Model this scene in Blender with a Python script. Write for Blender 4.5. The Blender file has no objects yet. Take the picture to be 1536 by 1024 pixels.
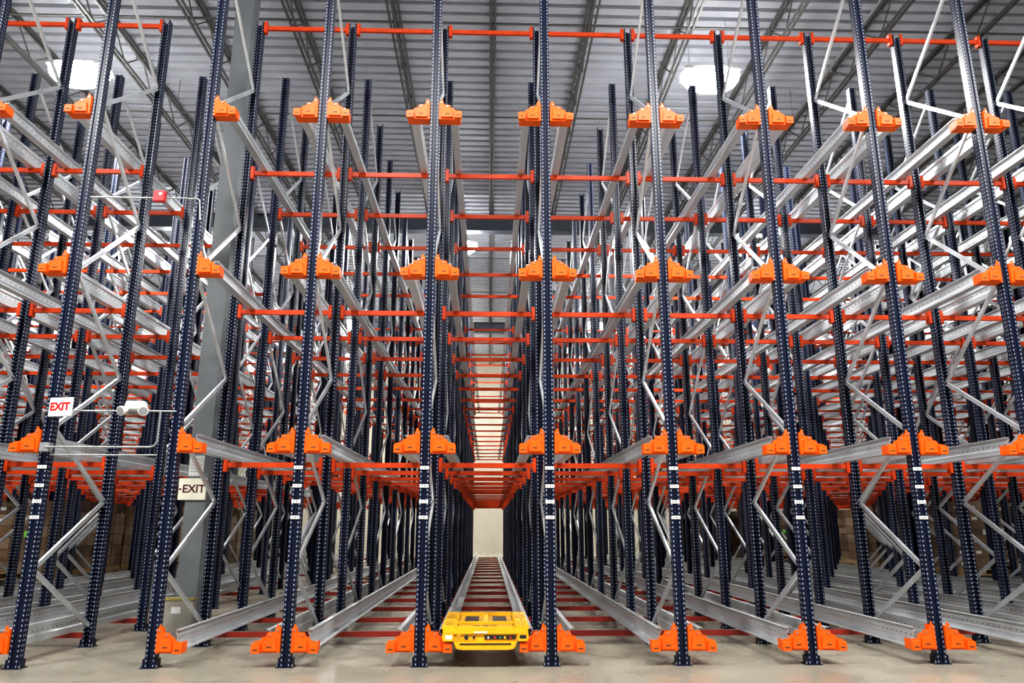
import bpy, bmesh, math, random
from mathutils import Vector, Matrix
random.seed(7)
scene = bpy.context.scene
col = scene.collection
scene.view_settings.view_transform = 'Standard'
try: scene.view_settings.look = 'Medium High Contrast'
except Exception: scene.view_settings.look = 'None'
scene.view_settings.exposure = 0.05

# ------------------------------------------------------------ materials
def mat(name, c, rough=0.5, metal=0.0, var=0.15, scale=6.0, bump=0.0, stretch=(1,1,1), emis=None, es=0, spec=0.5):
    m = bpy.data.materials.new(name); m.use_nodes = True
    nt = m.node_tree; N = nt.nodes; L = nt.links
    b = N['Principled BSDF']
    tc = N.new('ShaderNodeTexCoord'); mp = N.new('ShaderNodeMapping'); mp.inputs['Scale'].default_value = stretch
    nz = N.new('ShaderNodeTexNoise'); nz.inputs['Scale'].default_value = scale; nz.inputs['Detail'].default_value = 4
    L.new(tc.outputs['Object'], mp.inputs[0]); L.new(mp.outputs[0], nz.inputs[0])
    r = N.new('ShaderNodeValToRGB')
    r.color_ramp.elements[0].position = 0.3; r.color_ramp.elements[1].position = 0.7
    r.color_ramp.elements[0].color = (*[max(0, x*(1-var)) for x in c], 1)
    r.color_ramp.elements[1].color = (*[min(1, x*(1+var)) for x in c], 1)
    L.new(nz.outputs[0], r.inputs[0]); L.new(r.outputs[0], b.inputs['Base Color'])
    b.inputs['Roughness'].default_value = rough; b.inputs['Metallic'].default_value = metal
    b.inputs['Specular IOR Level'].default_value = spec
    if bump:
        bp = N.new('ShaderNodeBump'); bp.inputs['Strength'].default_value = bump
        L.new(nz.outputs[0], bp.inputs['Height']); L.new(bp.outputs[0], b.inputs['Normal'])
    if emis:
        b.inputs['Emission Color'].default_value = (*emis, 1); b.inputs['Emission Strength'].default_value = es
    m['ramp'] = r.name
    return m

def math_node(nt, op, a, b=None, c=None):
    n = nt.nodes.new('ShaderNodeMath'); n.operation = op
    for i, v in enumerate((a, b, c)):
        if v is None: continue
        if isinstance(v, (int, float)): n.inputs[i].default_value = v
        else: nt.links.new(v, n.inputs[i])
    return n.outputs[0]

def add_holes(m, hole_col, axis, pitch, rad, front_off, side_off, elong=0.6):
    nt = m.node_tree; N = nt.nodes; L = nt.links
    b = N['Principled BSDF']; ramp = N[m['ramp']]
    tc = N.new('ShaderNodeTexCoord')
    sp = N.new('ShaderNodeSeparateXYZ'); L.new(tc.outputs['Object'], sp.inputs[0])
    sn = N.new('ShaderNodeSeparateXYZ'); L.new(tc.outputs['Normal'], sn.inputs[0])
    run = sp.outputs[axis]
    md = math_node(nt, 'FLOORED_MODULO', run, pitch)
    dv = math_node(nt, 'MULTIPLY', math_node(nt, 'SUBTRACT', md, pitch/2), elong)
    nx = math_node(nt, 'GREATER_THAN', math_node(nt, 'ABSOLUTE', sn.outputs[0]), 0.5)
    if axis == 'Z':
        fu = math_node(nt, 'SUBTRACT', math_node(nt, 'ABSOLUTE', sp.outputs['X']), front_off)
        su = math_node(nt, 'SUBTRACT', math_node(nt, 'ABSOLUTE', sp.outputs['Y']), side_off)
    else:
        fu = 5.0
        su = math_node(nt, 'SUBTRACT', sp.outputs['Z'], side_off)
    mix = N.new('ShaderNodeMix'); mix.data_type = 'FLOAT'
    L.new(nx, mix.inputs[0])
    if isinstance(fu, float): mix.inputs[2].default_value = fu
    else: L.new(fu, mix.inputs[2])
    L.new(su, mix.inputs[3])
    d2 = math_node(nt, 'ADD', math_node(nt, 'POWER', math_node(nt, 'ABSOLUTE', mix.outputs[0]), 2.0), math_node(nt, 'POWER', math_node(nt, 'ABSOLUTE', dv), 2.0))
    mask = math_node(nt, 'LESS_THAN', d2, rad*rad)
    mc = N.new('ShaderNodeMix'); mc.data_type = 'RGBA'
    L.new(mask, mc.inputs[0]); L.new(ramp.outputs[0], mc.inputs[6]); mc.inputs[7].default_value = (*hole_col, 1)
    L.new(mc.outputs[2], b.inputs['Base Color'])

M_navy = mat('navy_perforated_steel', (0.0048, 0.0085, 0.028), 0.38, 0.0, 0.2, spec=0.3)
add_holes(M_navy, (0.36, 0.40, 0.48), 'Z', 0.05, 0.0062, 0.039, 0.016)
M_navy_plain = mat('navy_steel', (0.0048, 0.0085, 0.028), 0.4, spec=0.3)
M_orange = mat('orange_powder_coat', (0.90, 0.125, 0.005), 0.45, 0, 0.08, spec=0.3)
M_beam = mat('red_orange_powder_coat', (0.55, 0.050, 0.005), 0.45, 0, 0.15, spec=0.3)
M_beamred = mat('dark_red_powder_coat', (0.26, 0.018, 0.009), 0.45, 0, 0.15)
M_galv = mat('galvanised_steel', (0.69, 0.72, 0.74), 0.34, 0.55, 0.06, 3, stretch=(1, 0.3, 1))
add_holes(M_galv, (0.16, 0.16, 0.17), 'Y', 0.10, 0.008, 0, 0.115)
M_brace = mat('galvanised_brace', (0.62, 0.65, 0.68), 0.32, 0.55, 0.08, 5)
M_bolt = mat('zinc_bolt', (0.5, 0.5, 0.5), 0.3, 0.9)
M_dark = mat('dark_slot', (0.06, 0.03, 0.02), 0.7)
M_deck = mat('painted_roof_deck', (0.44, 0.46, 0.51), 0.6, 0.0, 0.07, 2)
M_joist = mat('grey_primed_joist', (0.085, 0.085, 0.078), 0.6, 0, 0.15)
M_girder = mat('blue_grey_girder', (0.06, 0.07, 0.09), 0.6)
M_col = mat('grey_painted_column', (0.16, 0.175, 0.185), 0.55, 0, 0.08, 3)
M_wall = mat('precast_wall', (0.38, 0.35, 0.28), 0.8, 0, 0.10, 0.6)
M_white = mat('white_plastic', (0.80, 0.80, 0.78), 0.4, 0, 0.03)
M_cream = mat('cream_sign_face', (0.88, 0.85, 0.70), 0.4, 0, 0.03)
M_redtxt = mat('dark_red_lettering', (0.08, 0.004, 0.004), 0.4, 0, 0.03)
M_redlit = mat('bright_red_lettering', (0.75, 0.02, 0.02), 0.4, 0, 0.03)
M_redbox = mat('red_enamel', (0.55, 0.015, 0.02), 0.35)
M_conduit = mat('conduit_steel', (0.38, 0.39, 0.39), 0.4, 0.5)
M_yellow = mat('yellow_enamel', (0.88, 0.47, 0.008), 0.38, 0, 0.1, 4)
M_yellow2 = mat('worn_yellow_enamel', (0.58, 0.30, 0.01), 0.5, 0, 0.25, 9)
M_black = mat('black_plastic', (0.015, 0.015, 0.015), 0.45)
M_glass = mat('dark_lens', (0.02, 0.02, 0.03), 0.08)
M_btn_r = mat('red_button', (0.6, 0.03, 0.02), 0.3)
M_btn_g = mat('green_button', (0.05, 0.35, 0.1), 0.3)
M_beige = mat('beige_panel', (0.34, 0.32, 0.27), 0.6)
M_dyel = mat('dull_yellow_band', (0.36, 0.29, 0.09), 0.6)
M_wood = mat('pallet_wood', (0.42, 0.27, 0.14), 0.75, 0, 0.25, 5, stretch=(1, 6, 6))
M_wrap = mat('wrapped_cardboard', (0.20, 0.125, 0.075), 0.28, 0, 0.25, 3, bump=0.2)
M_wrap2 = mat('darker_wrapped_cardboard', (0.13, 0.085, 0.055), 0.25, 0, 0.3, 3, bump=0.2)
M_wrap3 = mat('pale_wrapped_cardboard', (0.28, 0.20, 0.13), 0.3, 0, 0.2, 3, bump=0.2)
M_green = mat('green_tag', (0.25, 0.7, 0.1), 0.5)
M_house = mat('lamp_housing', (0.5, 0.5, 0.5), 0.4, 0.3)
M_lens = mat('lamp_lens_glare', (1, 1, 1), 0.4, emis=(1.0, 0.99, 0.97), es=110)
M_headlens = mat('lamp_head_lens', (0.35, 0.36, 0.38), 0.12)
M_pipe = mat('sprinkler_pipe', (0.16, 0.16, 0.16), 0.5)
M_label = mat('barcode_label', (0.82, 0.82, 0.80), 0.5, 0, 0.02)
nt = M_label.node_tree
tc = nt.nodes.new('ShaderNodeTexCoord'); sp = nt.nodes.new('ShaderNodeSeparateXYZ'); nt.links.new(tc.outputs['Object'], sp.inputs[0])
wv = nt.nodes.new('ShaderNodeTexNoise'); wv.noise_dimensions = '1D'; wv.inputs['Scale'].default_value = 150
nt.links.new(sp.outputs[0], wv.inputs['W'])
g1 = math_node(nt, 'GREATER_THAN', wv.outputs[0], 0.52)
g2 = math_node(nt, 'LESS_THAN', math_node(nt, 'ABSOLUTE', sp.outputs[2]), 0.010)
g3 = math_node(nt, 'LESS_THAN', math_node(nt, 'ABSOLUTE', sp.outputs[0]), 0.042)
mk = math_node(nt, 'MULTIPLY', math_node(nt, 'MULTIPLY', g1, g2), g3)
mx = nt.nodes.new('ShaderNodeMix'); mx.data_type = 'RGBA'; mx.inputs[6].default_value = (0.82, 0.82, 0.8, 1); mx.inputs[7].default_value = (0.03, 0.03, 0.03, 1)
nt.links.new(mk, mx.inputs[0]); nt.links.new(mx.outputs[2], nt.nodes['Principled BSDF'].inputs['Base Color'])

# floor concrete
M_floor = bpy.data.materials.new('polished_concrete'); M_floor.use_nodes = True
nt = M_floor.node_tree; N = nt.nodes; L = nt.links; b = N['Principled BSDF']
tc = N.new('ShaderNodeTexCoord')
n1 = N.new('ShaderNodeTexNoise'); n1.inputs['Scale'].default_value = 1.1; n1.inputs['Detail'].default_value = 7; n1.inputs['Roughness'].default_value = 0.5; n1.inputs['Distortion'].default_value = 0.3
n2 = N.new('ShaderNodeTexNoise'); n2.inputs['Scale'].default_value = 30; n2.inputs['Detail'].default_value = 6
for n_ in (n1, n2): L.new(tc.outputs['Object'], n_.inputs[0])
r = N.new('ShaderNodeValToRGB'); r.color_ramp.elements[0].position = 0.25; r.color_ramp.elements[1].position = 0.75
r.color_ramp.elements[0].color = (0.27, 0.25, 0.195, 1); r.color_ramp.elements[1].color = (0.38, 0.355, 0.28, 1)
L.new(n1.outputs[0], r.inputs[0])
mx = N.new('ShaderNodeMix'); mx.data_type = 'RGBA'; mx.blend_type = 'MULTIPLY'; mx.inputs[0].default_value = 0.2
L.new(r.outputs[0], mx.inputs[6]); L.new(n2.outputs[0], mx.inputs[7])
L.new(mx.outputs[2], b.inputs['Base Color'])
rr = N.new('ShaderNodeMapRange'); rr.inputs[3].default_value = 0.15; rr.inputs[4].default_value = 0.40
L.new(n1.outputs[0], rr.inputs[0]); L.new(rr.outputs[0], b.inputs['Roughness'])

# ------------------------------------------------------------ mesh builder
class MB:
    def __init__(s): s.v = []; s.f = []; s.mi = []; s.mats = []
    def m(s, mt):
        if mt not in s.mats: s.mats.append(mt)
        return s.mats.index(mt)
    def add(s, vs, fs, mt):
        o = len(s.v); s.v += [tuple(p) for p in vs]; k = s.m(mt)
        for f in fs: s.f.append([o+i for i in f]); s.mi.append(k)
    def box(s, x0, x1, y0, y1, z0, z1, mt):
        s.add([(x0,y0,z0),(x1,y0,z0),(x1,y1,z0),(x0,y1,z0),(x0,y0,z1),(x1,y0,z1),(x1,y1,z1),(x0,y1,z1)],
              [(0,3,2,1),(4,5,6,7),(0,1,5,4),(1,2,6,5),(2,3,7,6),(3,0,4,7)], mt)
    def prism(s, poly, a0, a1, axis, mt):
        n = len(poly)
        def P(p, a):
            if axis == 'Y': return (p[0], a, p[1])
            if axis == 'Z': return (p[0], p[1], a)
            return (a, p[0], p[1])
        vs = [P(p, a0) for p in poly] + [P(p, a1) for p in poly]
        fs = [tuple(range(n)), tuple(range(2*n-1, n-1, -1))] + [(i, i+n, (i+1) % n+n, (i+1) % n) for i in range(n)]
        s.add(vs, fs, mt)
    def bar(s, a, b_, w, h, mt, up=(0,0,1)):
        a = Vector(a); b_ = Vector(b_); d = (b_-a).normalized(); u = Vector(up)
        if abs(d.dot(u)) > 0.99: u = Vector((0,1,0))
        sd = d.cross(u).normalized(); u2 = sd.cross(d).normalized()
        vs = []
        for p in (a, b_):
            for i, j in ((-1,-1),(1,-1),(1,1),(-1,1)): vs.append(p+sd*(i*w/2)+u2*(j*h/2))
        s.add(vs, [(0,1,2,3),(7,6,5,4),(0,4,5,1),(1,5,6,2),(2,6,7,3),(3,7,4,0)], mt)
    def cyl(s, a, b_, r_, mt, n=12, r2=None):
        a = Vector(a); b_ = Vector(b_); d = (b_-a).normalized(); u = Vector((0,0,1))
        if abs(d.dot(u)) > 0.95: u = Vector((0,1,0))
        sd = d.cross(u).normalized(); u2 = sd.cross(d).normalized(); r2 = r_ if r2 is None else r2
        vs = []
        for p, q in ((a, r_), (b_, r2)):
            for i in range(n):
                t = 2*math.pi*i/n; vs.append(p+sd*math.cos(t)*q+u2*math.sin(t)*q)
        s.add(vs, [tuple(range(n)), tuple(range(2*n-1, n-1, -1))]+[(i, i+n, (i+1) % n+n, (i+1) % n) for i in range(n)], mt)
    def mesh(s, name, bevel=0):
        me = bpy.data.meshes.new(name); me.from_pydata(s.v, [], s.f)
        for mt in s.mats: me.materials.append(mt)
        for p, k in zip(me.polygons, s.mi): p.material_index = k
        bm = bmesh.new(); bm.from_mesh(me)
        bmesh.ops.recalc_face_normals(bm, faces=bm.faces)
        if bevel:
            bmesh.ops.bevel(bm, geom=list(bm.edges), offset=bevel, segments=2, affect='EDGES', clamp_overlap=True)
        bm.to_mesh(me); bm.free(); me.update()
        return me

def obj(name, data, loc=(0,0,0), parent=None, **kw):
    o = bpy.data.objects.new(name, data); o.location = loc
    if parent is not None: o.parent = parent
    for k, v in kw.items():
        if v is not None: o[k] = v
    col.objects.link(o)
    return o
def empty(name, loc, **kw):
    o = obj(name, None, loc, **kw); o.empty_display_size = 0.2
    return o

# ------------------------------------------------------------ dims
P = 1.4; PY = 1.45; NR = 18; POSTH = 8.86
LV = [0.15+2.08*k for k in range(4)]
CAMY = -8.47; CX = 0.02; CZ = 1.43
def vis(x, y, margin=1.0):
    zc = (y-CAMY)*0.97+1.8
    return abs(x-0.03*(y-CAMY)) < 0.69*zc+margin
XC = [(i+0.5)*P for i in range(-16, 16)]

# ------------------------------------------------------------ room
XW = 26; YB = 35; YF = -14; HC = 11.5
mb = MB(); mb.box(-XW, XW, YF, YB, -0.2, 0, M_floor); obj('floor', mb.mesh('floor'), kind='structure')
mb = MB(); mb.box(-XW, XW, YB, YB+0.3, 0, HC+0.5, M_wall)
for k in range(-4, 5): mb.box(k*6-0.01+2, k*6+0.01+2, YB-0.006, YB, 0, HC, M_dark)
obj('wall_back', mb.mesh('wall_back'), kind='structure')
for nm, x0, x1 in (('wall_left', -XW-0.3, -XW), ('wall_right', XW, XW+0.3)):
    mb = MB(); mb.box(x0, x1, YF, YB+0.3, 0, HC+0.5, M_wall); obj(nm, mb.mesh(nm), kind='structure')
prof = []; y = YF
while y < YB-0.01:
    prof += [(y, HC), (y+0.18, HC), (y+0.195, HC+0.10), (y+0.285, HC+0.10)]; y += 0.30
prof.append((YB, HC)); vs = []; fs = []
for i, (yy, zz) in enumerate(prof):
    vs += [(-XW, yy, zz), (XW, yy, zz)]
    if i: fs.append((2*i-2, 2*i-1, 2*i+1, 2*i))
mb = MB(); mb.add(vs, fs, M_deck); mb.box(-XW, XW, YF, YB, HC+0.12, HC+0.25, M_deck)
obj('ceiling', mb.mesh('ceiling'), kind='structure')

# joists
JS = 1.93
top = MB(); bot = MB(); web = MB()
zt, zb = HC-0.02, HC-0.66
for sx in (-0.045, 0.045):
    top.box(sx-0.022, sx+0.022, YF, YB-0.02, zt-0.045, zt, M_joist)
    bot.box(sx-0.020, sx+0.020, YF, YB-0.02, zb, zb+0.04, M_joist)
y = YF; k = 0
while y < YB-0.75:
    a, c = ((zb+0.03, zt-0.03), (zt-0.03, zb+0.03))[k % 2]
    web.bar((0, y, a), (0, y+0.65, c), 0.022, 0.022, M_joist); y += 0.65; k += 1
mt_, mbt, mw = top.mesh('top_chord'), bot.mesh('bottom_chord'), web.mesh('web_bracing')
for k in range(-12, 13):
    e = empty('roof_joist', (k*JS+0.03, 0, 0), label='grey open-web steel joist under the corrugated roof deck', category='roof joist', group='roof joists')
    obj('top_chord', mt_, parent=e); obj('bottom_chord', mbt, parent=e); obj('web_bracing', mw, parent=e)
for by in (1.2, 4.0, 7.4, 10.6, 17, 21):
    mb = MB(); mb.box(-XW+0.1, XW-0.1, by, by+0.03, zb+0.041, zb+0.065, M_joist)
    obj('joist_bridging', mb.mesh('joist_bridging'), label='thin steel bridging angle tying the roof joists together', category='bridging bar', group='joist bridging bars')
for gy in (13.2, 25.6):
    mb = MB()
    mb.box(-XW, XW, gy-0.15, gy+0.15, zb-0.04, zb-0.005, M_girder); mb.box(-XW, XW, gy-0.15, gy+0.15, zb-0.5, zb-0.46, M_girder)
    mb.box(-XW, XW, gy-0.02, gy+0.02, zb-0.47, zb-0.03, M_girder)
    obj('roof_girder', mb.mesh('roof_girder'), label='dark blue-grey steel girder carrying the roof joists', category='girder')
for px in (-7.2, 7.1):
    mb = MB(); mb.cyl((px, YF, zb-0.1), (px, YB-0.05, zb-0.1), 0.03, M_pipe)
    yy = -8
    while yy < 33:
        mb.cyl((px, yy, zb-0.1), (px, yy, zt), 0.008, M_pipe, 6); mb.cyl((px, yy+1, zb-0.2), (px, yy+1, zb-0.1), 0.015, M_bolt, 8); yy += 3
    obj('sprinkler_pipe', mb.mesh('sprinkler_pipe'), label='thin grey sprinkler pipe hung below the roof joists', category='pipe')

# ------------------------------------------------------------ post / frame meshes
def post_poly(flip):
    w, d, t = 0.053, 0.05, 0.005
    pts = [(-w,-d),(-0.02,-d),(-0.014,-d+0.014),(0.014,-d+0.014),(0.02,-d),(w,-d),(w,d),(w-0.02,d),(w-0.02,d-t),(w-t,d-t),
           (w-t,-d+t),(0.023,-d+t),(0.017,-d+0.014+t),(-0.017,-d+0.014+t),(-0.023,-d+t),(-w+t,-d+t),(-w+t,d-t),(-w+0.02,d-t),(-w+0.02,d),(-w,d)]
    return [(x, -y if flip else y) for x, y in pts]
mb = MB(); mb.prism(post_poly(False), 0.01, POSTH, 'Z', M_navy); ME_post_f = mb.mesh('post')
mb = MB(); mb.prism(post_poly(True), 0.01, POSTH, 'Z', M_navy); ME_post_r = mb.mesh('post')
mb = MB(); mb.box(-0.09,0.09,-0.075,0.075,0,0.01,M_navy_plain); mb.box(-0.075,-0.055,-0.05,0.05,0.01,0.09,M_navy_plain); mb.box(0.055,0.075,-0.05,0.05,0.01,0.09,M_navy_plain)
for sx in (-0.08, 0.08): mb.cyl((sx,-0.06,0.01),(sx,-0.06,0.035),0.008,M_bolt,8)
ME_foot = mb.mesh('base_plate')
nodes = [((PY-0.06) if i % 2 == 0 else 0.06, z_) for i, z_ in enumerate((0.26, 0.98, 1.74, 2.52, 3.34, 4.40, 5.50, 6.60, 7.68, 8.70))]
brace_meshes = []
for a, c in zip(nodes, nodes[1:]):
    mb = MB(); mb.bar((0, a[0], a[1]), (0, c[0], c[1]), 0.050, 0.028, M_brace, up=(1,0,0))
    for q in (a, c): mb.cyl((-0.03, q[0], q[1]), (0.03, q[0], q[1]), 0.012, M_bolt, 8)
    brace_meshes.append(mb.mesh('brace'))
mb = MB()
mb.prism(post_poly(False), 0.01, POSTH, 'Z', M_navy)
mb.prism([(x, y+PY) for x, y in post_poly(True)], 0.01, POSTH, 'Z', M_navy_plain)
for yy in (0, PY): mb.box(-0.08,0.08,yy-0.07,yy+0.07,0,0.01,M_navy_plain)
for a, c in zip(nodes, nodes[1:]): mb.bar((0,a[0],a[1]), (0,c[0],c[1]), 0.050, 0.028, M_brace, up=(1,0,0))
ME_frame = mb.mesh('rack_frame')
mb = MB(); mb.box(-0.05,0.05,-0.002,0,-0.018,0.018,M_label); ME_label = mb.mesh('barcode_label')
starts = {}
for ci, x in enumerate(XC):
    for fr in range(NR//2):
        y = fr*2*PY
        if not vis(x, y) and not vis(x, y+PY): continue
        starts.setdefault(ci, y)
        if fr < 2:
            e = empty('rack_frame', (x, y, 0), label='navy perforated steel upright frame with galvanised zigzag braces' if fr else 'navy perforated front upright frame with white barcode labels', category='rack frame', group='pallet rack upright frames')
            obj('post', ME_post_f, parent=e); obj('post', ME_post_r, (0, PY, 0), e)
            obj('base_plate', ME_foot, parent=e); obj('base_plate', ME_foot, (0, PY, 0), e)
            for bm_ in brace_meshes: obj('brace', bm_, parent=e)
            if fr == 0 and abs(x+3.5) > 0.01 and abs(x) < 5.5:
                for k in range(4):
                    obj('barcode_label', ME_label, (0, -0.051, 2.04-0.17*k+(0.03 if k == 0 else 0)), e)
        else:
            obj('rack_frame', ME_frame, (x, y, 0), label='navy perforated steel upright frame with galvanised zigzag braces', category='rack frame', group='pallet rack upright frames')

# ------------------------------------------------------------ beams
def gap(i): return abs(XC[i]+4.9) < 0.01
BL = P-0.11-0.004
def beam_prof(): return [(-0.020,-0.032),(0.020,-0.032),(0.020,0.012),(0.010,0.012),(0.010,0.032),(-0.020,0.032)]
mb = MB(); mb.prism(beam_prof(), -BL/2, BL/2, 'X', M_beam); ME_beam = mb.mesh('cross_beam')
mb = MB(); mb.prism(beam_prof(), -BL/2, BL/2, 'X', M_beamred); ME_beam_red = mb.mesh('cross_beam')
mb = MB(); mb.box(-0.025,0.025,-0.04,0.04,-0.09,0.10,M_beam); ME_conn = mb.mesh('connector', 0.004)
bl = []
for ci in range(len(XC)-1):
    if gap(ci): continue
    xm = XC[ci]+P/2
    for rw in range(1, NR):
        y = rw*PY
        if not vis(xm, y, 0.6): continue
        if ci not in starts or ci+1 not in starts or y < starts[ci] or y < starts[ci+1]: continue
        lv = [(z-0.018) for z in LV]
        if rw == 1: lv = lv+[8.78]
        for z in lv: bl.append(((Vector((xm, y, z))-Vector((CX, CAMY, CZ))).length, xm, y, z))
bl.sort()
far = MB()
for i, (d, x, y, z) in enumerate(bl):
    if i < 300:
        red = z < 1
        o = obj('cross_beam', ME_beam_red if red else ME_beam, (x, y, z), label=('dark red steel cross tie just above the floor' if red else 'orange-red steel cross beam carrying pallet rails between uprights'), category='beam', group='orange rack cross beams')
        if i < 150 and z > 1:
            for sx in (-1, 1): obj('connector', ME_conn, (sx*(BL/2-0.025), 0, -0.0), o)
    else:
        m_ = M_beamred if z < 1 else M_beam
        far.box(x-BL/2, x+BL/2, y-0.013, y+0.013, z-0.016, z+0.03, m_)
        if z > 1:
            for sx in (-1, 1):
                cx = x+sx*(BL/2-0.025); far.box(cx-0.025, cx+0.025, y-0.04, y+0.04, z-0.09, z+0.10, m_)
obj('distant_cross_beams', far.mesh('distant_cross_beams'), label='many orange-red steel cross beams deeper in the racking', category='beams', kind='stuff')

# ------------------------------------------------------------ rails
def rail_mesh(L_, sgn):
    t = 0.005; w = 0.10
    pts = [(0,0),(w,0),(w,0.015),(w-t,0.015),(w-t,t),(t,t),(t,0.07),(0.02,0.085),(0.02,0.145),(t,0.16),(t,0.195),(0.05,0.195),(0.05,0.2),(0,0.2),(0,0.158),(0.015,0.143),(0.015,0.087),(0,0.072)]
    mb = MB(); mb.prism([(sgn*a, c) for a, c in pts], 0, L_, 'Y', M_galv)
    return mb.mesh('pallet_rail')
cache = {}
YEND = (NR-1)*PY+0.15
lanes = []
for ci in range(len(XC)-1):
    if gap(ci) or ci not in starts or ci+1 not in starts: continue
    y0 = max(starts[ci], starts[ci+1])
    y0 = 0.06 if y0 == 0 else y0+PY-0.1
    lanes.append((ci, y0))
    for s_ in (-1, 1):
        key = (round(y0, 2), s_)
        if key not in cache: cache[key] = rail_mesh(YEND-y0, s_)
        xr = (XC[ci]+0.2) if s_ == 1 else (XC[ci+1]-0.2)
        for k, z in enumerate(LV):
            obj('pallet_rail', cache[key], (xr, y0, z+0.0155), label='long galvanised steel shuttle rail on %s' % ('the floor level' if k == 0 else 'a raised rack level'), category='rail', group='galvanised pallet rails')

# ------------------------------------------------------------ front brackets
def bracket_mesh(sides):
    mb = MB()
    for sg in sides:
        front = [(0.058,0.0),(0.33,0.0),(0.335,0.11),(0.262,0.12),(0.25,0.15),(0.205,0.165),(0.195,0.20),(0.135,0.205),(0.12,0.21),(0.10,0.275),(0.085,0.285),(0.07,0.25),(0.058,0.245)]
        mb.prism([(sg*a, c) for a, c in front], -0.085, -0.078, 'Y', M_orange)
        mb.box(*sorted((sg*0.06, sg*0.33)), -0.078, 0.056, 0.0, 0.012, M_orange)
        mb.box(*sorted((sg*0.323, sg*0.331)), -0.078, 0.056, 0.012, 0.108, M_orange)
        mb.box(*sorted((sg*0.058, sg*0.064)), -0.08, 0.09, 0.012, 0.245, M_orange)
        mb.prism([(sg*a, c) for a, c in [(0.064,0.012),(0.19,0.012),(0.19,0.15),(0.11,0.17),(0.09,0.24),(0.064,0.24)]], 0.02, 0.028, 'Y', M_orange)
        mb.prism([(sg*a, c) for a, c in [(0.255,0.0),(0.345,0.0),(0.345,0.09),(0.255,0.10)]], -0.13, -0.085, 'Y', M_orange)
        mb.prism([(sg*a, c) for a, c in [(0.085,0.02),(0.235,0.02),(0.22,0.13),(0.10,0.15)]], -0.11, -0.085, 'Y', M_orange)
    if len(sides) == 2: mb.box(-0.064, 0.064, 0.052, 0.057, 0.03, 0.2, M_orange)
    return mb.mesh('rail_bracket', 0.0015)
BM = {sd: bracket_mesh(sd) for sd in ((-1,1),(1,),(-1,))}
mb = MB(); mb.box(-0.025, 0.025, -0.0015, 0.0, -0.006, 0.006, M_dark); ME_slot = mb.mesh('slot')
mb = MB(); mb.cyl((0,-0.011,0),(0,0,0),0.010,M_bolt,6); ME_bolt = mb.mesh('bolt')
for ci, x in enumerate(XC):
    if starts.get(ci) != 0: continue
    sd = (1,) if abs(x+3.5) < 0.01 else ((-1,) if abs(x+4.9) < 0.01 else (-1,1))
    for z in LV:
        o = obj('rail_bracket', BM[sd], (x, 0, z), label=('orange stepped steel bracket wrapping both sides of a post' if len(sd) == 2 else 'orange stepped steel bracket on one side of a post'), category='bracket', group='orange front rail brackets')
        for sg in sd:
            obj('slot', ME_slot, (sg*0.30, -0.1302, 0.035), o); obj('slot', ME_slot, (sg*0.165, -0.1102, 0.06), o)
            obj('bolt', ME_bolt, (sg*0.088, -0.0852, 0.225), o); obj('bolt', ME_bolt, (sg*0.165, -0.0852, 0.178), o)

# ------------------------------------------------------------ building column, signs
def text_mesh(s_, size, mt, ext=0.002, name='lettering', bold=0.012):
    cu = bpy.data.curves.new('t', 'FONT'); cu.body = s_; cu.size = size; cu.extrude = ext; cu.align_x = 'CENTER'; cu.align_y = 'CENTER'
    cu.offset = size*bold
    o = bpy.data.objects.new('t', cu); col.objects.link(o); bpy.context.view_layer.update()
    me = bpy.data.meshes.new_from_object(o.evaluated_get(bpy.context.evaluated_depsgraph_get()))
    me.transform(Matrix.Rotation(math.pi/2, 4, 'X')); me.materials.clear(); me.materials.append(mt); me.name = name
    bpy.data.objects.remove(o); return me
colx, coly = -4.0, 2.2
mb = MB(); h = 0.14
mb.box(-h,h,-h,-h+0.02,0,zb-0.01,M_col); mb.box(-h,h,h-0.02,h,0,zb-0.01,M_col); mb.box(-0.012,0.012,-h+0.02,h-0.02,0,zb-0.01,M_col)
mb.box(-h,-h+0.015,-h+0.02,h-0.02,0,zb-0.01,M_col); mb.box(h-0.015,h,-h+0.02,h-0.02,0,zb-0.01,M_col); mb.box(-0.24,0.24,-0.24,0.24,0,0.03,M_col)
obj('building_column', mb.mesh('building_column'), (colx, coly, 0), label='grey painted steel building column standing between rack frames', category='column')
e = empty('column_guard', (colx-0.02, coly-0.31, 0), label='beige-grey guard pedestal with dull yellow top at column base', category='column guard')
mb = MB(); mb.box(-0.21,0.21,-0.06,0.06,0,0.50,M_beige); obj('panel', mb.mesh('panel', 0.01), parent=e)
mb = MB(); mb.box(-0.215,0.215,-0.065,0.065,0.50,0.53,M_dyel); obj('yellow_cap', mb.mesh('yellow_cap'), parent=e, label='dull yellow top band')
mb = MB(); mb.box(-0.06,0.06,-0.063,-0.06,0.34,0.42,M_white); obj('sticker', mb.mesh('sticker'), parent=e)
def sign(x, y, z, w, h, face, txtm, tsize, txt, label, rz=0, dash=True, bold=0.02):
    e = empty('exit_sign', (x, y, z), label=label, category='exit sign'); e.rotation_euler[2] = rz
    mb = MB(); mb.box(-w/2,w/2,-0.015,0.015,-h/2,h/2,face); obj('panel', mb.mesh('panel', 0.003), parent=e)
    obj('lettering', text_mesh(txt, tsize, txtm, bold=bold), (0.022 if dash else 0, -0.0165, 0), e)
    if dash:
        mb = MB(); ax = -w/2+0.006
        mb.box(ax, ax+0.038, -0.018, -0.0155, -0.010, 0.010, txtm)
        obj('dash_mark', mb.mesh('dash_mark'), parent=e)
    return e
sign(colx-0.05, coly-0.157, 1.93, 0.37, 0.29, M_cream, M_redtxt, 0.150, 'EXIT', 'cream exit sign with dark red letters on grey column')
e = empty('notice_sheet', (colx-0.03, coly-0.144, 2.25), label='white printed notice sheet taped to the grey column', category='notice')
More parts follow.
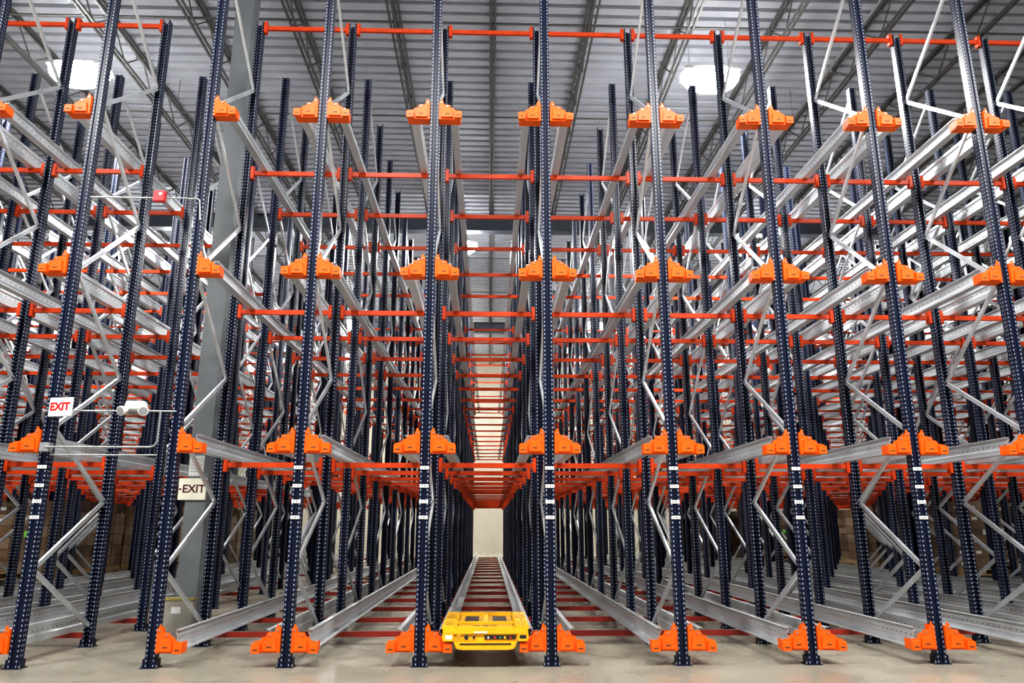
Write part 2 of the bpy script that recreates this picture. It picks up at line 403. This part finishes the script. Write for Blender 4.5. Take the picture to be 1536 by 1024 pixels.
mb = MB(); mb.box(-0.10,0.10,-0.003,0.003,-0.14,0.14,M_white); obj('sheet', mb.mesh('sheet'), parent=e)
for k in range(5):
    mb = MB(); mb.box(-0.08,0.08-0.03*(k % 2),-0.0045,-0.003,0.08-k*0.04,0.088-k*0.04,M_conduit); obj('printed_line', mb.mesh('printed_line'), parent=e)
sign(-4.74, -0.14, 2.72, 0.28, 0.21, M_white, M_redlit, 0.12, 'EXIT', 'white illuminated exit sign with red letters on rack post', rz=math.radians(-12), dash=False, bold=0.035)

def tube(name, pts, r_, mt, **kw):
    cu = bpy.data.curves.new(name, 'CURVE'); cu.dimensions = '3D'; cu.bevel_depth = r_; cu.bevel_resolution = 3
    sp_ = cu.splines.new('POLY'); sp_.points.add(len(pts)-1)
    for p, q in zip(sp_.points, pts): p.co = (*q, 1)
    cu.materials.append(mt)
    o = bpy.data.objects.new('t', cu); col.objects.link(o); bpy.context.view_layer.update()
    me = bpy.data.meshes.new_from_object(o.evaluated_get(bpy.context.evaluated_depsgraph_get())); bpy.data.objects.remove(o)
    for p in me.polygons: p.use_smooth = True
    return obj(name, me, **kw)
def arc(c, r_, a0, a1, y, n=8): return [(c[0]+r_*math.cos(math.radians(a0+(a1-a0)*i/n)), y, c[1]+r_*math.sin(math.radians(a0+(a1-a0)*i/n))) for i in range(n+1)]
yc = -0.065
tube('conduit', [(-4.95,yc,2.69),(-3.5,yc,2.69)], 0.009, M_conduit, label='thin galvanised conduit between two front posts', category='conduit')
tube('conduit', [(-4.85,-0.145,2.28)]+arc((-3.72,2.36),0.08,-90,0,-0.145)+[(-3.64,-0.145,2.68)], 0.010, M_conduit, label='bent galvanised conduit with a rounded elbow', category='conduit')
tube('conduit', [(-4.83,yc,2.20),(-3.66,yc,2.20)], 0.008, M_conduit, label='thin galvanised conduit between two front posts', category='conduit')
tube('conduit', [(-4.8,yc,5.28),(-3.66,yc,5.28)]+arc((-3.56,5.20),0.08,120,40,yc)+[(-3.47,yc,5.0)], 0.010, M_conduit, label='galvanised conduit feeding the red alarm box', category='conduit')
mb = MB(); mb.box(-0.05,0.05,-0.045,0.045,-0.05,0.05,M_conduit); obj('junction_box', mb.mesh('junction_box', 0.004), (-4.86,-0.098,2.28), label='small grey junction box on the post', category='junction box')
e = empty('fire_alarm', (-3.96,-0.105,5.28), label='red wall-type fire alarm box on a conduit', category='fire alarm')
mb = MB(); mb.box(-0.07,0.07,-0.03,0.03,-0.07,0.07,M_redbox); obj('housing', mb.mesh('housing',0.008), parent=e)
mb = MB(); mb.cyl((0.02,-0.04,0.02),(0.02,-0.028,0.02),0.02,M_white); obj('strobe', mb.mesh('strobe'), parent=e)
e = empty('emergency_light', (-3.93,-0.115,2.74), label='white emergency light with two adjustable lamp heads', category='emergency light')
mb = MB(); mb.prism([(-0.10,-0.04),(0.10,-0.04),(0.115,-0.02),(0.10,0.05),(-0.10,0.05),(-0.115,-0.02)],-0.04,0.04,'Y',M_white); obj('housing', mb.mesh('housing',0.006), parent=e)
for sx in (-1, 1):
    a_ = Vector((sx*0.10,-0.02,-0.045)); d_ = Vector((sx*0.35,-0.9,-0.35)).normalized()
    mb = MB(); mb.cyl(a_+Vector((0,0,0.03)), a_, 0.012, M_white, 10); mb.cyl(a_-d_*0.02, a_+d_*0.06, 0.03, M_white, 18, 0.055); mb.cyl(a_+d_*0.06, a_+d_*0.075, 0.055, M_white, 18)
    h_ = obj('lamp_head', mb.mesh('lamp_head'), parent=e)
    mb = MB(); mb.cyl(a_+d_*0.076, a_+d_*0.079, 0.044, M_headlens, 18); obj('lens', mb.mesh('lens'), parent=h_)

# ------------------------------------------------------------ shuttle
sh = empty('pallet_shuttle', (-0.005, -0.12, 0), label='yellow radio pallet shuttle sitting on the floor level rails', category='pallet shuttle')
Lh = 1.42
mb = MB()
mb.box(-0.33, 0.33, 0.02, Lh-0.05, 0.185, 0.262, M_yellow2)
mb.box(-0.435, 0.435, 0.02, Lh-0.02, 0.264, 0.345, M_yellow)
obj('body', mb.mesh('body', 0.004), parent=sh)
mb = MB()
mb.box(-0.30,0.30,0.03,Lh-0.06,0.346,0.372,M_yellow2)
for sg in (-1, 1):
    mb.prism([(sg*a, c) for a, c in [(0.31,0.346),(0.435,0.346),(0.435,0.372),(0.462,0.378),(0.462,0.41),(0.33,0.41),(0.31,0.39)]], 0.0, Lh-0.04, 'Y', M_yellow)
    mb.box(*sorted((sg*0.34, sg*0.44)), 0.12, 0.40, 0.41, 0.416, M_yellow2); mb.box(*sorted((sg*0.34, sg*0.44)), 0.7, 1.1, 0.41, 0.416, M_yellow2)
mb.box(-0.31,0.31,0.0,0.09,0.372,0.398,M_yellow); mb.box(-0.31,0.31,Lh-0.14,Lh-0.04,0.372,0.41,M_yellow)
mb.box(-0.31,0.31,0.50,0.56,0.372,0.395,M_yellow); mb.box(-0.03,0.03,0.56,Lh-0.14,0.372,0.392,M_yellow)
obj('lifting_platform', mb.mesh('lifting_platform', 0.003), parent=sh)
mb = MB()
mb.box(-0.45,0.45,-0.03,0.02,0.335,0.372,M_yellow)
for sg in (-1, 1):
    mb.prism([(sg*a, c) for a, c in [(0.335,0.262),(0.44,0.262),(0.455,0.29),(0.455,0.335),(0.335,0.335)]],-0.03,0.02,'Y',M_yellow)
mb.box(-0.335,0.335,-0.01,0.02,0.262,0.335,M_yellow)
mb.prism([(-0.33,0.25),(-0.30,0.19),(-0.24,0.18),(0.24,0.18),(0.30,0.19),(0.33,0.25),(0.33,0.262),(-0.33,0.262)],-0.045,0.02,'Y',M_yellow)
mb.box(-0.30,-0.26,-0.035,-0.01,0.262,0.335,M_yellow2)
obj('front_cover', mb.mesh('front_cover', 0.003), parent=sh)
mb = MB(); mb.box(-0.01,0.32,-0.020,-0.0105,0.280,0.320,M_black); obj('control_strip', mb.mesh('control_strip',0.003), parent=sh, label='black front control strip')
mb = MB(); mb.box(-0.27,0.27,-0.052,-0.0455,0.234,0.247,M_black); obj('lower_bumper', mb.mesh('lower_bumper',0.002), parent=sh)
for x_, m_, r_, n_ in ((-0.20,M_glass,0.022,'sensor_lens'),(-0.12,M_glass,0.014,'sensor_lens'),(0.03,M_white,0.010,'button'),(0.10,M_btn_r,0.012,'button'),(0.155,M_btn_g,0.009,'button'),(0.205,M_yellow,0.013,'button'),(0.265,M_btn_r,0.012,'button')):
    mb = MB(); mb.cyl((x_,-0.030,0.300),(x_,-0.0205 if x_ > 0 else -0.0102,0.300),r_,m_,16); obj(n_, mb.mesh(n_), parent=sh)
mb = MB(); mb.box(-0.42,-0.35,-0.032,-0.0305,0.285,0.325,M_white); obj('nameplate', mb.mesh('nameplate'), parent=sh)
mb = MB(); mb.box(-0.12,0.02,-0.032,-0.0305,0.345,0.362,M_white); obj('nameplate', mb.mesh('nameplate'), parent=sh)
mb = MB(); mb.box(0.36,0.43,-0.032,-0.0305,0.29,0.325,M_black); obj('reflector', mb.mesh('reflector'), parent=sh)
for sg in (-1, 1):
    for y_ in (0.32, 0.5, 0.9, 1.1):
        x_ = sg*0.385
        mb = MB(); mb.cyl((x_-0.02,y_,0.221),(x_+0.02,y_,0.221),0.038,M_black,20); mb.cyl((x_-0.022,y_,0.221),(x_+0.022,y_,0.221),0.02,M_bolt,12)
        obj('wheel', mb.mesh('wheel'), parent=sh)
tm = text_mesh('232', 0.19, M_black, 0.001); tm.transform(Matrix.Rotation(-math.pi/2, 4, 'X'))
obj('lettering', tm, (0, 0.29, 0.3735), sh)
for x_ in (-0.16, 0.16):
    mb = MB(); mb.box(x_-0.08,x_+0.08,0.68,1.18,0.3725,0.38,M_black); obj('grip_pad', mb.mesh('grip_pad'), parent=sh)
mb = MB(); mb.cyl((0,0,0),(0,0,0.006),0.011,M_bolt,8); ME_sc = mb.mesh('screw')
for x_ in (-0.40,0.40):
    for y_ in (0.05,0.5,0.6,1.2): obj('screw', ME_sc, (x_, y_, 0.4102), sh)

# ------------------------------------------------------------ pallets and loads
mb = MB()
for k in range(7): mb.box(-0.56,0.56,-0.5+k*0.15,-0.5+k*0.15+0.1,0.12,0.14,M_wood)
for x_ in (-0.56,-0.05,0.46): mb.box(x_,x_+0.1,-0.5,0.5,0.02,0.12,M_wood)
for k in (0,3,6): mb.box(-0.56,0.56,-0.5+k*0.15,-0.5+k*0.15+0.1,0,0.02,M_wood)
ME_pal = mb.mesh('wooden_pallet')
def load_mesh(h, seed):
    rnd = random.Random(seed); mb = MB(); nz_ = 6; nx_ = 3
    for k in range(nz_):
        for i in range(nx_):
            for j in range(2):
                w = 1.12/nx_; e_ = rnd.uniform(0.005, 0.02)
                mb.box(-0.56+i*w+e_, -0.56+(i+1)*w-e_, -0.5+j*0.5+e_, -0.5+(j+1)*0.5-e_, k*h/nz_+0.004, (k+1)*h/nz_-0.008, rnd.choice((M_wrap, M_wrap2, M_wrap, M_wrap3)))
                if j == 0 and rnd.random() < 0.6: mb.box(-0.56+i*w+0.08, -0.56+i*w+0.2, -0.5+e_-0.003, -0.5+e_, k*h/nz_+0.08, k*h/nz_+0.14, M_white)
    mb.box(-0.535,0.535,-0.475,0.475,0,h-0.012,M_wrap2)
    mb.box(0.1,0.2,-0.515,-0.498,h*0.5,h*0.5+0.12,M_green if seed % 2 else M_white)
    return mb.mesh('wrapped_carton_stack')
LM = [load_mesh(h, i) for i, h in enumerate((1.5, 1.42, 1.5))]
lsp = []
for lx, y0_, n in ((-9.8,7.2,6),(-11.2,7.2,6),(-12.6,9.4,5),(-8.4,14.0,4),(11.2,9.2,5),(12.6,9.6,5),(9.8,17.5,4),(8.4,20.2,3)):
    for k in range(n): lsp.append((lx, y0_+k*1.2))
okl = {round(XC[c]+P/2, 2): y0 for c, y0 in lanes}
for i, (lx, y) in enumerate(lsp):
    if lx not in okl or y-0.6 < okl[lx] or y > 24.2: continue
    zt_ = LV[0]+0.2155
    obj('wooden_pallet', ME_pal, (lx, y, zt_), label='wooden pallet resting on floor level rails', category='pallet', group='wooden pallets in the racking')
    obj('wrapped_carton_stack', LM[i % 3], (lx, y, zt_+0.14), label='stack of brown cartons in clear stretch wrap on a pallet', category='cartons', group='wrapped loads in the racking')

# ------------------------------------------------------------ lights
ZL = 10.2
mb = MB(); mb.box(-0.56,0.56,-0.26,0.26,0.02,0.09,M_house); mb.box(-0.3,0.3,-0.08,0.08,0.09,0.15,M_house); ME_h = mb.mesh('housing', 0.01)
vs = []; fs = []; rings = 5; seg = 24
for i in range(rings+1):
    a = i/rings*math.pi/2
    for j in range(seg):
        t = 2*math.pi*j/seg; c_, s_ = math.cos(t), math.sin(t)
        ex = (abs(c_)**0.9)*(1 if c_ >= 0 else -1); ey = (abs(s_)**0.9)*(1 if s_ >= 0 else -1)
        rr_ = max(0.05, math.cos(a))
        vs.append((0.60*ex*rr_, 0.32*ey*rr_, 0.018-0.36*math.sin(a)))
for i in range(rings):
    for j in range(seg): fs.append((i*seg+j, (i+1)*seg+j, (i+1)*seg+(j+1) % seg, i*seg+(j+1) % seg))
fs.append(tuple(range(seg))); fs.append(tuple(range(rings*seg, rings*seg+seg)))
mb = MB(); mb.add(vs, fs, M_lens); ME_l = mb.mesh('lens')  # lens enlarged to a glowing dome, so its shape carries the lamp's glare
for p in ME_l.polygons: p.use_smooth = True
mb = MB(); mb.cyl((-0.4,0,0.09),(-0.4,0,HC-ZL-0.004),0.006,M_bolt,6); mb.cyl((0.4,0,0.09),(0.4,0,HC-ZL-0.004),0.006,M_bolt,6); ME_w = mb.mesh('suspension_cable')
def lamp(en):
    ld = bpy.data.lights.new('down', 'AREA'); ld.shape = 'RECTANGLE'; ld.size = 1.2; ld.size_y = 0.5; ld.energy = en; ld.color = (1, 0.98, 0.96); return ld
L_main, L_front, L_back = lamp(700), lamp(640), lamp(330)
for lx, ly in ((-8.15,4.8),(4.4,4.6),(-9.9,14.4),(-1.0,14.0),(8.6,14.0),(-6.3,23.5),(4.6,23.5),(14.5,19),(-16,19),(-7.5,30.2),(-1.5,30.2),(4.9,30.2),(15,30.2),(-8,-5.5),(-2.2,-5.5),(3.6,-5.5),(9.4,-5.5)):  # farthest row added to brighten the end wall, except its leftmost, a real lamp
    e = empty('high_bay_light', (lx, ly, ZL), label='bright white LED high-bay light hung below the joists', category='ceiling light', group='high-bay lights')
    obj('housing', ME_h, parent=e); obj('lens', ME_l, parent=e); obj('suspension_cable', ME_w, parent=e)
    o = obj('lamp_light', L_front if ly < 0 else (L_back if ly > 25 else L_main), (0,0,-0.38), e)

w = bpy.data.worlds.new('World'); scene.world = w; w.use_nodes = True
w.node_tree.nodes['Background'].inputs[0].default_value = (0.88, 0.93, 1.0, 1); w.node_tree.nodes['Background'].inputs[1].default_value = 0.45

# ------------------------------------------------------------ camera
cd = bpy.data.cameras.new('camera'); cd.lens = 26.1; cd.sensor_width = 36; cd.clip_end = 200
cam = bpy.data.objects.new('camera', cd); col.objects.link(cam)
cam.location = (CX, CAMY, CZ); cam.rotation_euler = (math.radians(104.0), 0, math.radians(-1.75))
scene.camera = cam
